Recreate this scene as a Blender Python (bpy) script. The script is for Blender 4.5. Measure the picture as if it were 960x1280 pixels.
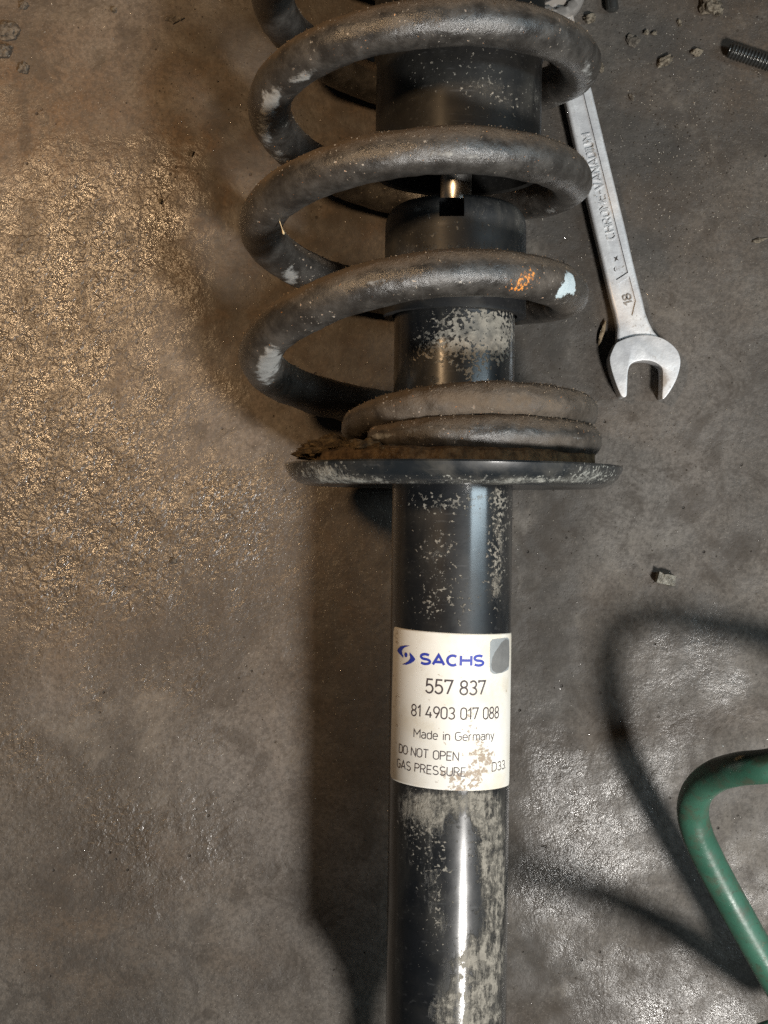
import bpy, bmesh, math, random
from math import sin, cos, pi, radians as rad
from mathutils import Vector, Matrix, noise as mnoise

random.seed(7)
for o in list(bpy.data.objects):
    bpy.data.objects.remove(o, do_unlink=True)
SC = bpy.context.scene
COL = SC.collection
MM = 0.001

# ------------------------------------------------------------------ camera
CAM_H = 637.0          # mm above the floor
FPX = 1700.0           # focal length in photo pixels (960 x 1280)
cam_d = bpy.data.cameras.new("camera")
cam_d.sensor_fit = 'VERTICAL'
cam_d.sensor_height = 36.0
cam_d.lens = 36.0 * FPX / 1280.0
cam_d.clip_start = 0.01
cam_d.clip_end = 50.0
cam = bpy.data.objects.new("camera", cam_d)
cam.location = (0, 0, CAM_H * MM)
COL.objects.link(cam)
SC.camera = cam

# ------------------------------------------------------------------ world, lamps, exposure
W = bpy.data.worlds.new("World")
SC.world = W
W.use_nodes = True
bg = W.node_tree.nodes["Background"]
bg.inputs["Color"].default_value = (0.85, 0.93, 1.0, 1)
bg.inputs["Strength"].default_value = 0.023


def area_light(name, loc, target, power, color, sx, sy=None, shape='DISK'):
    d = bpy.data.lights.new(name, 'AREA')
    d.shape = shape
    d.size = sx
    if sy:
        d.size_y = sy
    d.energy = power
    d.color = color
    o = bpy.data.objects.new(name, d)
    o.location = loc
    v = Vector(target) - Vector(loc)
    o.rotation_euler = v.to_track_quat('-Z', 'Y').to_euler()
    COL.objects.link(o)
    return o


area_light("work_lamp", (0.469, -0.50, 0.972), (0.03, -0.03, 0.03), 16.5, (1.0, 0.965, 0.915), 0.15)
sp = bpy.data.lights.new("inspection_lamp", 'SPOT')
sp.energy = 38.0
sp.color = (1.0, 0.66, 0.36)
sp.spot_size = rad(38)
sp.spot_blend = 1.0
sp.shadow_soft_size = 0.06
spo = bpy.data.objects.new("inspection_lamp", sp)
spo.location = (-0.43, 0.28, 0.98)
spo.rotation_euler = (Vector((-0.175, 0.13, 0.0)) - Vector(spo.location)).to_track_quat('-Z', 'Y').to_euler()
COL.objects.link(spo)
area_light("doorway_light", (1.25, 0.05, 1.15), (0.03, -0.05, 0.07), 9.0, (0.72, 0.90, 1.0), 0.16, 0.9, 'RECTANGLE')

SC.cycles.use_denoising = False
SC.view_settings.view_transform = 'Standard'
SC.view_settings.look = 'None'
SC.view_settings.gamma = 1.0
SC.view_settings.exposure = 0.0
SC.view_settings.use_curve_mapping = False


# ------------------------------------------------------------------ helpers: places
def at(px, py, z):
    """point of the place at height z (mm) seen at photo pixel px, py -> mm"""
    k = (CAM_H - z) / FPX
    return Vector(((px - 480) * k, (640 - py) * k, z))


def pixel(p):
    """photo pixel of a point in mm"""
    k = FPX / (CAM_H - p[2])
    return 480 + p[0] * k, 640 - p[1] * k


def fbm(p, s, o=3, seed=0.0):
    q = Vector((p[0] * s + seed, p[1] * s - seed * 0.7, p[2] * s + seed * 1.3))
    return mnoise.fractal(q, 1.0, 2.1, o)


def blobs(x, y, items):
    """soft sum of stains (cx, cy, rx, ry, strength[, angle])"""
    v = 0.0
    for b in items:
        dx, dy = x - b[0], y - b[1]
        if len(b) > 5:
            c, s = cos(rad(b[5])), sin(rad(b[5]))
            dx, dy = dx * c + dy * s, -dx * s + dy * c
        d = (dx / b[2]) ** 2 + (dy / b[3]) ** 2
        if d < 6:
            v += b[4] * math.exp(-d)
    return v


# ------------------------------------------------------------------ helpers: meshes (all coordinates in mm)
def obj_from(name, verts, faces, mat, parent=None, smooth=True, attrs=None, sharp=None):
    me = bpy.data.meshes.new(name)
    me.from_pydata([(v[0] * MM, v[1] * MM, v[2] * MM) for v in verts], [], faces)
    me.update()
    for k, vals in (attrs or {}).items():
        a = me.attributes.new(k, 'FLOAT', 'POINT')
        a.data.foreach_set("value", vals)
    return finish(name, me, mat, parent, smooth, sharp)


def finish(name, me, mat, parent, smooth=True, sharp=None):
    o = bpy.data.objects.new(name, me)
    COL.objects.link(o)
    me.materials.append(mat)
    if smooth:
        me.polygons.foreach_set("use_smooth", [True] * len(me.polygons))
        if sharp:
            me.set_sharp_from_angle(angle=rad(sharp))
    if parent:
        o.parent = parent
    return o


def obj_bm(name, bm, mat, parent=None, smooth=True, sharp=35):
    me = bpy.data.meshes.new(name)
    bmesh.ops.scale(bm, vec=(MM, MM, MM), verts=bm.verts)
    bmesh.ops.recalc_face_normals(bm, faces=bm.faces)
    bm.to_mesh(me)
    bm.free()
    return finish(name, me, mat, parent, smooth, sharp)


def thing(name, loc, label, cat, rz=0.0, group=None):
    o = bpy.data.objects.new(name, None)
    o.empty_display_size = 0.02
    COL.objects.link(o)
    o.location = [c * MM for c in loc]
    o.rotation_euler = (0, 0, rz)
    tag(o, label, cat, group)
    return o


def tag(o, label, cat, group=None):
    o["label"] = label
    o["category"] = cat
    if group:
        o["group"] = group
    return o


def lathe(profile, n=96, closed=False):
    """profile (r, y) turned about the Y axis"""
    V, F = [], []
    m = len(profile)
    for j in range(n):
        a = 2 * pi * j / n
        for r, y in profile:
            V.append((r * sin(a), y, r * cos(a)))
    lim = m if closed else m - 1
    for j in range(n):
        for i in range(lim):
            a, b = j * m + i, j * m + (i + 1) % m
            c, d = ((j + 1) % n) * m + (i + 1) % m, ((j + 1) % n) * m + i
            F.append((a, d, c, b))
    return V, F


def sweep(pts, radii, nseg=32, caps=True):
    """round tube along a polyline; returns verts, faces, and per vert (i, angle, normal)"""
    n = len(pts)
    T = []
    for i in range(n):
        t = pts[min(i + 1, n - 1)] - pts[max(i - 1, 0)]
        T.append(t.normalized())
    up = Vector((0, 0, 1))
    if abs(T[0].dot(up)) > 0.9:
        up = Vector((1, 0, 0))
    u = (up - T[0] * up.dot(T[0])).normalized()
    V, F, N = [], [], []
    for i in range(n):
        u = (u - T[i] * u.dot(T[i])).normalized()
        w = T[i].cross(u)
        for k in range(nseg):
            a = 2 * pi * k / nseg
            nn = u * cos(a) + w * sin(a)
            V.append(pts[i] + nn * radii[i])
            N.append(nn)
    for i in range(n - 1):
        for k in range(nseg):
            k2 = (k + 1) % nseg
            F.append((i * nseg + k, i * nseg + k2, (i + 1) * nseg + k2, (i + 1) * nseg + k))
    if caps:
        F.append(tuple(range(nseg - 1, -1, -1)))
        F.append(tuple((n - 1) * nseg + k for k in range(nseg)))
    return V, F, N


def catmull(P, per=12):
    out = []
    n = len(P)
    for i in range(n - 1):
        p0, p1, p2, p3 = P[max(i - 1, 0)], P[i], P[i + 1], P[min(i + 2, n - 1)]
        for k in range(per):
            t = k / per
            out.append(0.5 * ((2 * p1) + (p2 - p0) * t + (2 * p0 - 5 * p1 + 4 * p2 - p3) * t * t
                              + (3 * p1 - p0 - 3 * p2 + p3) * t * t * t))
    out.append(P[-1])
    return out


def prism(poly, z0, z1, bev=0.0, seg=3):
    """extruded outline; poly is a list of (x, y) in mm, top edges rounded"""
    bm = bmesh.new()
    vb = [bm.verts.new((p[0], p[1], z0)) for p in poly]
    vt = [bm.verts.new((p[0], p[1], z1)) for p in poly]
    n = len(poly)
    bm.faces.new(vt)
    bm.faces.new(list(reversed(vb)))
    for i in range(n):
        bm.faces.new((vb[i], vb[(i + 1) % n], vt[(i + 1) % n], vt[i]))
    bmesh.ops.recalc_face_normals(bm, faces=bm.faces)
    if bev:
        ed = [e for e in bm.edges if abs(e.verts[0].co.z - e.verts[1].co.z) < 1e-6]
        bmesh.ops.bevel(bm, geom=ed, offset=bev, segments=seg, profile=0.5, affect='EDGES', clamp_overlap=True)
    return bm


def carve(o, cutters):
    """boolean difference, applied; cutters are removed"""
    for c in cutters:
        m = o.modifiers.new("cut", 'BOOLEAN')
        m.operation = 'DIFFERENCE'
        m.solver = 'EXACT'
        m.object = c
    bpy.context.view_layer.update()
    dg = bpy.context.evaluated_depsgraph_get()
    me = bpy.data.meshes.new_from_object(o.evaluated_get(dg))
    o.modifiers.clear()
    old = o.data
    o.data = me
    me.name = old.name
    bpy.data.meshes.remove(old)
    for c in cutters:
        bpy.data.objects.remove(c, do_unlink=True)
    me.polygons.foreach_set("use_smooth", [True] * len(me.polygons))
    me.set_sharp_from_angle(angle=rad(32))


def rock(rx, ry, rz, seed, rough=0.35, sub=3, sc=1.0):
    bm = bmesh.new()
    bmesh.ops.create_icosphere(bm, subdivisions=sub, radius=1.0)
    for v in bm.verts:
        d = v.co.normalized()
        f = 1 + rough * mnoise.noise(d * 1.3 * sc + Vector((seed * 3.1, seed, -seed))) \
            + rough * 0.5 * mnoise.noise(d * 3.4 * sc + Vector((seed, -seed * 2.0, seed * 5)))
        # facets: broken faces
        q = Vector((round(d.x * 1.6) / 1.6, round(d.y * 1.6) / 1.6, round(d.z * 1.6) / 1.6))
        d2 = d.lerp(q, 0.25)
        v.co = Vector((d2.x * rx, d2.y * ry, d2.z * rz)) * f
    return bm


# ------------------------------------------------------------------ helpers: materials
class NT:
    def __init__(s, name):
        s.m = bpy.data.materials.new(name)
        s.m.use_nodes = True
        s.t = s.m.node_tree
        s.b = s.t.nodes["Principled BSDF"]
        s.tc = s.t.nodes.new("ShaderNodeTexCoord")
        s.co = s.tc.outputs["Object"]

    def n(s, kind, **kw):
        nd = s.t.nodes.new(kind)
        for k, v in kw.items():
            setattr(nd, k, v)
        return nd

    def link(s, a, b):
        s.t.links.new(a, b)

    def put(s, sock, v):
        if isinstance(v, bpy.types.NodeSocket):
            s.link(v, sock)
        elif isinstance(v, (tuple, list)):
            sock.default_value = (v[0], v[1], v[2], 1) if len(v) == 3 and sock.type == 'RGBA' else v
        else:
            sock.default_value = v

    def noise(s, scale, detail=2.0, rough=0.5, dist=0.0, vec=None, out="Fac"):
        nd = s.n("ShaderNodeTexNoise")
        s.link(vec or s.co, nd.inputs["Vector"])
        s.put(nd.inputs["Scale"], scale)
        nd.inputs["Detail"].default_value = detail
        nd.inputs["Roughness"].default_value = rough
        nd.inputs["Distortion"].default_value = dist
        return nd.outputs[out]

    def voro(s, scale, feature='F1', out="Distance", vec=None):
        nd = s.n("ShaderNodeTexVoronoi", feature=feature)
        s.link(vec or s.co, nd.inputs["Vector"])
        nd.inputs["Scale"].default_value = scale
        return nd.outputs[out]

    def stretch(s, sx, sy, sz):
        nd = s.n("ShaderNodeMapping")
        s.link(s.co, nd.inputs["Vector"])
        nd.inputs["Scale"].default_value = (sx, sy, sz)
        return nd.outputs[0]

    def math(s, op, a, b=0.0, c=None, clamp=False):
        nd = s.n("ShaderNodeMath", operation=op)
        nd.use_clamp = clamp
        s.put(nd.inputs[0], a)
        s.put(nd.inputs[1], b)
        if c is not None:
            s.put(nd.inputs[2], c)
        return nd.outputs[0]

    def ramp(s, v, lo, hi, a=0.0, b=1.0, smooth=True):
        nd = s.n("ShaderNodeMapRange")
        nd.interpolation_type = 'SMOOTHSTEP' if smooth else 'LINEAR'
        s.put(nd.inputs["Value"], v)
        nd.inputs["From Min"].default_value = lo
        nd.inputs["From Max"].default_value = hi
        nd.inputs["To Min"].default_value = a
        nd.inputs["To Max"].default_value = b
        return nd.outputs["Result"]

    def mix(s, f, a, b):
        nd = s.n("ShaderNodeMix", data_type='RGBA')
        s.put(nd.inputs[0], f)
        s.put(nd.inputs[6], a)
        s.put(nd.inputs[7], b)
        return nd.outputs[2]

    def mixf(s, f, a, b):
        nd = s.n("ShaderNodeMix", data_type='FLOAT')
        s.put(nd.inputs[0], f)
        s.put(nd.inputs[2], a)
        s.put(nd.inputs[3], b)
        return nd.outputs[0]

    def sepx(s):
        nd = s.n("ShaderNodeSeparateXYZ")
        s.link(s.co, nd.inputs[0])
        return nd.outputs[0]

    def attr(s, name):
        nd = s.n("ShaderNodeAttribute")
        nd.attribute_name = name
        return nd.outputs["Fac"]

    def mask(s, density, scale, soft=0.06, detail=3.0, amp=1.5, rough=0.6, vec=None):
        """patchy mask: density 0..1 against a noise"""
        nz = s.noise(scale, detail, rough, vec=vec)
        v = s.math('MULTIPLY_ADD', s.math('SUBTRACT', nz, 0.5), amp, density)
        return s.ramp(v, 0.5 - soft, 0.5 + soft)

    def bump(s, h, strength, dist, prev=None):
        nd = s.n("ShaderNodeBump")
        s.put(nd.inputs["Strength"], strength)
        nd.inputs["Distance"].default_value = dist
        s.put(nd.inputs["Height"], h)
        if prev is not None:
            s.link(prev, nd.inputs["Normal"])
        return nd.outputs[0]

    def out(s, color=None, rough=None, metal=None, normal=None, coat=None, coat_rough=None, spec=None):
        for k, v in (("Base Color", color), ("Roughness", rough), ("Metallic", metal), ("Normal", normal),
                     ("Coat Weight", coat), ("Coat Roughness", coat_rough), ("Specular IOR Level", spec)):
            if v is not None:
                s.put(s.b.inputs[k], v)
        return s.m


def floor_material():
    t = NT("oily_concrete")
    oil, rust, grey, grime_shade = t.attr("oil"), t.attr("rust"), t.attr("dust"), t.attr("grime_shade")
    big = t.noise(14, 5, 0.6, 0.4)
    mid = t.noise(70, 4, 0.6)
    fine = t.noise(520, 4, 0.65)
    vfine = t.noise(1500, 2, 0.6)
    c = t.mix(t.ramp(big, 0.33, 0.66), (0.046, 0.037, 0.028), (0.118, 0.101, 0.083))
    c = t.mix(t.math('MULTIPLY', grey, t.ramp(mid, 0.3, 0.65, 0.55, 1.0), clamp=True), c, (0.165, 0.150, 0.136))
    c = t.mix(t.math('MULTIPLY', rust, t.ramp(mid, 0.35, 0.65, 0.45, 1.0), clamp=True), c, (0.125, 0.075, 0.038))  # rust stains, and brown put into the spring's and tube's shadow areas
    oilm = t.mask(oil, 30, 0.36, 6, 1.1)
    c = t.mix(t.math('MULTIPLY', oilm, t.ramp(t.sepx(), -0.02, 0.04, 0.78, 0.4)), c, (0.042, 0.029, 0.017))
    c = t.mix(t.ramp(fine, 0.36, 0.62, 0.5, 0.0), c, (0.030, 0.025, 0.020))
    c = t.mix(t.ramp(vfine, 0.55, 0.75, 0.0, 0.35), c, (0.26, 0.23, 0.20))
    c = t.mix(t.math('MULTIPLY', grime_shade, t.ramp(t.noise(45, 6, 0.7, 0.6), 0.30, 0.62, 0.45, 1.0), clamp=True), c, (0.036, 0.031, 0.026))  # oily grime together with the shade painted under and beside the strut
    blot = t.ramp(t.noise(38, 6, 0.72, 0.8), 0.50, 0.62, 0.0, 0.62)
    c = t.mix(blot, c, (0.040, 0.031, 0.023))
    pale = t.ramp(t.noise(24, 6, 0.7, 0.5), 0.56, 0.72, 0.0, 0.4)
    c = t.mix(pale, c, (0.20, 0.175, 0.145))
    # pale sand grains pressed in the surface
    vd = t.voro(430)
    grain = t.math('MULTIPLY', t.ramp(vd, 0.10, 0.17, 1.0, 0.0), t.ramp(t.noise(95, 3), 0.46, 0.62))
    c = t.mix(t.math('MULTIPLY', grain, 0.45), c, (0.34, 0.30, 0.25))
    # dark pits
    pit = t.math('MULTIPLY', t.ramp(t.voro(160), 0.06, 0.13, 1.0, 0.0), t.ramp(t.noise(40, 2), 0.56, 0.66))
    c = t.mix(t.math('MULTIPLY', pit, 0.75), c, (0.018, 0.014, 0.011))
    r = t.mixf(oilm, t.ramp(mid, 0.3, 0.7, 0.60, 0.85), 0.42)
    r = t.mixf(grain, r, 0.13)
    lumps = t.mixf(t.ramp(t.sepx(), -0.02, 0.05), t.noise(370, 2, 0.5, 0.4), t.math('MULTIPLY', t.noise(760, 3, 0.6, 0.4), 0.38))
    lumps2 = t.noise(900, 2, 0.6)
    amp = t.mixf(oilm, 0.22, 1.0)
    h = t.math('ADD', t.math('MULTIPLY', lumps, 0.00095), t.math('MULTIPLY', lumps2, 0.00014))
    h = t.math('MULTIPLY', h, amp)
    h = t.math('ADD', h, t.math('MULTIPLY', mid, 0.0012))
    h = t.math('ADD', h, t.math('MULTIPLY', vfine, 0.00012))
    h = t.math('ADD', h, t.math('MULTIPLY', grain, 0.0006))
    h = t.math('SUBTRACT', h, t.math('MULTIPLY', pit, 0.0007))
    nb = t.bump(h, 1.0, 1.0)
    t.link(nb, t.b.inputs['Coat Normal'])
    return t.out(c, r, 0.0, nb, t.math('MULTIPLY', oilm, t.ramp(t.noise(75, 4, 0.6), 0.34, 0.58, 0.15, 1.0)), t.ramp(mid, 0.3, 0.7, 0.12, 0.30), spec=0.5)


def paint_material(name, base, dirt_scale=330, coat=0.9, rough=0.28, mud=(0.36, 0.335, 0.28), film=0.35, bumpy=0.0, coat_rough=0.13):
    """black gloss paint with dried mud from the 'mud' attribute and a thin dust film"""
    t = NT(name)
    d, speck = t.attr("mud"), t.attr("speck")
    m1 = t.mask(d, dirt_scale * 0.62, 0.12, 8, 2.2, 0.78)
    m2 = t.math('MULTIPLY', t.mask(speck, dirt_scale * 1.9, 0.05, 3, 1.9, 0.55), t.ramp(t.noise(210, 3), 0.35, 0.6, 0.5, 1.0))
    m3 = t.mask(d, 130, 0.16, 8, 2.0, 0.76, vec=t.stretch(3.2, 0.8, 3.2))
    m = t.math('MAXIMUM', t.math('MULTIPLY', t.math('ADD', m1, m3), t.ramp(d, 0.1, 0.5, 0.35, 0.62), clamp=True), m2)
    filmv = t.ramp(t.noise(60, 5, 0.6, 0.5), 0.42, 0.75, 0.0, film)
    filmv = t.math('ADD', filmv, t.math('MULTIPLY', d, t.ramp(t.noise(55, 5, 0.65, vec=t.stretch(2.5, 0.7, 2.5)), 0.40, 0.64, 0.0, 0.55)), clamp=True)
    mudc = t.mix(t.noise(300, 4, 0.6), tuple(x * 0.55 for x in mud), tuple(x * 1.18 for x in mud))
    c = t.mix(filmv, base, (0.13, 0.12, 0.10))
    c = t.mix(t.math('MULTIPLY', m, 0.92), c, mudc)
    scr = t.ramp(t.noise(45, 3, 0.5, vec=t.stretch(1, 14, 14)), 0.62, 0.72, 0.0, 0.10)
    c = t.mix(scr, c, (0.2, 0.2, 0.2))
    r = t.math('ADD', t.ramp(t.noise(130, 4), 0.3, 0.7, rough, rough + 0.14), t.math('MULTIPLY', filmv, 0.35))
    r = t.mixf(m, r, 0.9)
    ct = t.math('MULTIPLY', t.mixf(m, coat, 0.0), t.ramp(filmv, 0.0, 0.5, 1.0, 0.45))
    n1 = t.bump(t.noise(260, 3), 0.12 + bumpy, 0.0006)
    n2 = t.bump(t.math('MULTIPLY', m, t.ramp(t.noise(600, 3), 0.2, 0.8, 0.4, 1.0)), 0.8, 0.0007, n1)
    return t.out(c, r, 0.0, n2, ct, coat_rough, spec=0.35)


def spring_material():
    t = NT("worn_spring_steel")
    geo = t.n("ShaderNodeNewGeometry")
    sep = t.n("ShaderNodeSeparateXYZ")
    t.link(geo.outputs["Normal"], sep.inputs[0])
    ny = sep.outputs[1]
    pale, orange, white, brown = t.attr("pale"), t.attr("orange"), t.attr("white"), t.attr("brown")
    nz = t.noise(120, 5, 0.65)
    c = t.mix(t.ramp(nz, 0.30, 0.72), (0.022, 0.020, 0.018), (0.052, 0.048, 0.043))
    c = t.mix(t.ramp(t.noise(60, 5, 0.65), 0.45, 0.72, 0.0, 0.5), c, (0.085, 0.078, 0.070))
    # settled dust on the side that faced up in service
    dz = t.math('ADD', ny, t.math('MULTIPLY', t.math('SUBTRACT', t.noise(110, 6, 0.7), 0.5), 0.8))
    dust = t.ramp(dz, 0.08, 0.75)
    dust = t.math('MAXIMUM', dust, t.math('MULTIPLY', brown, t.ramp(nz, 0.3, 0.6, 0.5, 1.0)), clamp=True)
    dc = t.mix(t.noise(420, 4, 0.7), (0.062, 0.042, 0.026), (0.185, 0.138, 0.092))
    c = t.mix(t.math('MULTIPLY', dust, 0.93), c, dc)
    pm = t.mask(pale, 150, 0.12, 5, 1.1, 0.65)
    c = t.mix(t.math('MULTIPLY', pm, 0.85), c, t.mix(t.noise(300, 4), (0.16, 0.16, 0.155), (0.42, 0.42, 0.40)))
    sp = t.math('MULTIPLY', t.ramp(t.noise(700, 2), 0.66, 0.72), t.ramp(t.noise(40, 3), 0.45, 0.6))
    c = t.mix(t.math('MULTIPLY', sp, 0.8), c, (0.40, 0.37, 0.32))
    om = t.mask(orange, 700, 0.06, 4, 2.4, 0.7)
    c = t.mix(om, c, t.mix(t.noise(500, 3), (0.70, 0.17, 0.02), (0.85, 0.42, 0.09)))
    wm = t.mask(white, 480, 0.05, 5, 1.3, 0.7)
    c = t.mix(wm, c, t.mix(t.noise(300, 3), (0.42, 0.52, 0.56), (0.60, 0.68, 0.70)))
    r = t.mixf(dust, t.ramp(nz, 0.3, 0.7, 0.27, 0.42), 0.92)
    r = t.mixf(pm, r, 0.8)
    r = t.mixf(wm, r, 0.5)
    t_dust = t.mixf(dust, 0.28, 0.7)
    n1 = t.bump(t.noise(85, 3, 0.5), 0.35, 0.0022)
    n2 = t.bump(t.noise(480, 6, 0.75), t_dust, 0.0013, n1)
    n3 = t.bump(t.math('ADD', pm, t.math('MULTIPLY', om, 0.7)), 0.5, 0.0005, n2)
    return t.out(c, r, 0.0, n3, spec=0.75)


def dirt_material(name, a, b, rough=0.95, scale=260, spec=0.25):
    t = NT(name)
    c = t.mix(t.ramp(t.noise(scale, 5, 0.65), 0.32, 0.68), a, b)
    n1 = t.bump(t.noise(scale * 1.4, 4, 0.65), 0.8, 0.0016)
    return t.out(c, rough, 0.0, n1, spec=spec)


def chrome_material():
    t = NT("polished_rod")
    return t.out((0.88, 0.86, 0.82), 0.34, 1.0)


def steel_material():
    t = NT("satin_wrench_steel")
    g = t.attr("grime_shade")
    nz = t.noise(90, 5, 0.6)
    m = t.mask(g, 210, 0.25, 6, 1.3, 0.72)
    base = t.mix(t.ramp(nz, 0.3, 0.7), (0.52, 0.52, 0.53), (0.66, 0.66, 0.66))
    c = t.mix(t.math('MULTIPLY', m, 0.75), base, (0.22, 0.17, 0.12))
    fl = t.math('MULTIPLY', t.ramp(t.noise(600, 3), 0.62, 0.7), t.ramp(t.noise(70, 2), 0.5, 0.62))
    c = t.mix(t.math('MULTIPLY', fl, 0.6), c, (0.20, 0.15, 0.10))
    r = t.math('ADD', t.ramp(t.noise(260, 4), 0.3, 0.7, 0.40, 0.52), t.math('MULTIPLY', m, 0.3))
    n1 = t.bump(t.noise(55, 2), 0.2, 0.002)
    n2 = t.bump(t.noise(900, 3), 0.18, 0.0004, n1)
    return t.out(c, r, t.mixf(m, 0.42, 0.1), n2)


def plain(name, color, rough=0.6, metal=0.0, spec=0.5, var=0.25, scale=300, bump=0.2, coat=0.0):
    t = NT(name)
    c = t.mix(t.noise(scale, 4, 0.6), tuple(x * (1 - var) for x in color), tuple(min(1, x * (1 + var)) for x in color))
    return t.out(c, t.ramp(t.noise(scale * 1.7, 3), 0.3, 0.7, max(rough - 0.08, 0.02), min(1, rough + 0.08)), metal,
                 t.bump(t.noise(scale * 2, 3), bump, 0.0005), coat, 0.2, spec)


def hose_material():
    t = NT("green_rubber")
    dirt, scuff = t.attr("dirt"), t.attr("scuff")
    c = t.mix(t.ramp(t.noise(40, 4), 0.3, 0.7), (0.027, 0.086, 0.056), (0.044, 0.128, 0.086))
    c = t.mix(t.math('MULTIPLY', t.mask(dirt, 120, 0.25, 5, 1.0), 0.85), c, (0.022, 0.026, 0.014))
    c = t.mix(t.ramp(t.noise(130, 6, 0.72), 0.46, 0.68, 0.0, 0.62), c, (0.070, 0.062, 0.042))
    c = t.mix(t.ramp(t.noise(520, 3), 0.62, 0.70, 0.0, 0.5), c, (0.03, 0.05, 0.035))
    sm = t.mask(scuff, 260, 0.08, 4, 1.5)
    c = t.mix(sm, c, (0.36, 0.24, 0.11))
    r = t.math('ADD', t.ramp(t.noise(90, 4), 0.3, 0.7, 0.30, 0.44), t.math('MULTIPLY', sm, 0.4))
    n1 = t.bump(t.noise(420, 3), 0.18, 0.0006)
    n2 = t.bump(sm, 0.4, 0.0004, n1)
    return t.out(c, r, 0.0, n2)


def sticker_material():
    t = NT("sticker_paper")
    d = t.attr("mud")
    m = t.mask(d, 420, 0.12, 5, 2.2, 0.7)
    c = t.mix(t.ramp(t.noise(50, 5, 0.6), 0.42, 0.72), (0.82, 0.79, 0.72), (0.70, 0.64, 0.53))
    c = t.mix(t.math('MULTIPLY', m, 0.85), c, t.mix(t.noise(420, 3), (0.17, 0.11, 0.07), (0.40, 0.30, 0.21)))
    fl = t.math('MULTIPLY', t.ramp(t.noise(420, 2), 0.70, 0.74), 0.5)
    c = t.mix(fl, c, (0.35, 0.27, 0.19))
    n = t.bump(m, 0.4, 0.0003)
    return t.out(c, t.mixf(m, 0.42, 0.9), 0.0, n)


M_FLOOR = floor_material()
M_TUBE = paint_material("black_tube_paint", (0.0065, 0.0075, 0.009), rough=0.36, coat_rough=0.16, mud=(0.30, 0.275, 0.23), coat=1.0, film=0.09)
M_SEAT = paint_material("seat_paint", (0.010, 0.013, 0.016), coat=0.6, rough=0.32, mud=(0.30, 0.30, 0.27))
M_COVER = paint_material("cover_plastic", (0.007, 0.0068, 0.0065), coat=0.3, rough=0.55, mud=(0.30, 0.28, 0.24), bumpy=0.2, film=0.09, coat_rough=0.22)
M_CAP = paint_material("cap_plastic", (0.012, 0.013, 0.0145), coat=0.15, rough=0.5, mud=(0.22, 0.21, 0.19), film=0.2, coat_rough=0.35)
M_SPRING = spring_material()
M_PAD = dirt_material("rubber_pad_dirt", (0.040, 0.024, 0.012), (0.13, 0.085, 0.045))
M_MUD = dirt_material("caked_mud", (0.026, 0.018, 0.011), (0.12, 0.085, 0.045), scale=330)
M_ROD = chrome_material()
M_STEEL = steel_material()
M_PRINT = plain("grey_print", (0.065, 0.050, 0.052), 0.6, var=0.35, bump=0.02)
M_BLUE = plain("blue_print", (0.030, 0.050, 0.36), 0.5, var=0.12, bump=0.02)
M_WORN = plain("worn_patch_grey", (0.30, 0.32, 0.325), 0.5, var=0.3, scale=120)
M_SMEAR = plain("worn_smear_grey", (0.17, 0.17, 0.165), 0.55, var=0.5, scale=120)
M_STICK = sticker_material()
M_HOSE = hose_material()
M_BOLT = plain("oily_bolt_steel", (0.10, 0.10, 0.095), 0.28, 0.75, var=0.4, scale=220)
M_CRUMB = dirt_material("dry_mud_crumb", (0.055, 0.044, 0.032), (0.24, 0.205, 0.155), scale=420)
M_CRUMB2 = dirt_material("dark_crumb", (0.05, 0.042, 0.034), (0.15, 0.13, 0.105), scale=420)
M_CHIP = dirt_material("metal_chip", (0.06, 0.055, 0.04), (0.26, 0.245, 0.20), 0.38, 300, 0.5)
M_WOOD = dirt_material("splinter_wood", (0.10, 0.075, 0.045), (0.26, 0.20, 0.13), scale=300)
M_GRIT = dirt_material("sand_grit", (0.22, 0.18, 0.13), (0.60, 0.55, 0.47), 0.28, 900, 0.8)
M_GRIT_DARK = dirt_material("dark_grit", (0.028, 0.022, 0.017), (0.11, 0.09, 0.07), 0.8, 900, 0.4)
M_GLINT = plain("mineral_glint", (0.42, 0.39, 0.34), 0.12, 0.0, 1.0, bump=0.0)
M_SGRIT = dirt_material("spring_grit", (0.10, 0.066, 0.04), (0.40, 0.32, 0.23), 0.6, 900, 0.5)
M_STRAW = plain("straw", (0.50, 0.40, 0.24), 0.6)
M_DIM = plain("grimy_steel", (0.28, 0.26, 0.24), 0.5, 0.4)
M_MARK = plain("mark_dark", (0.035, 0.028, 0.022), 0.7)


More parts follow.
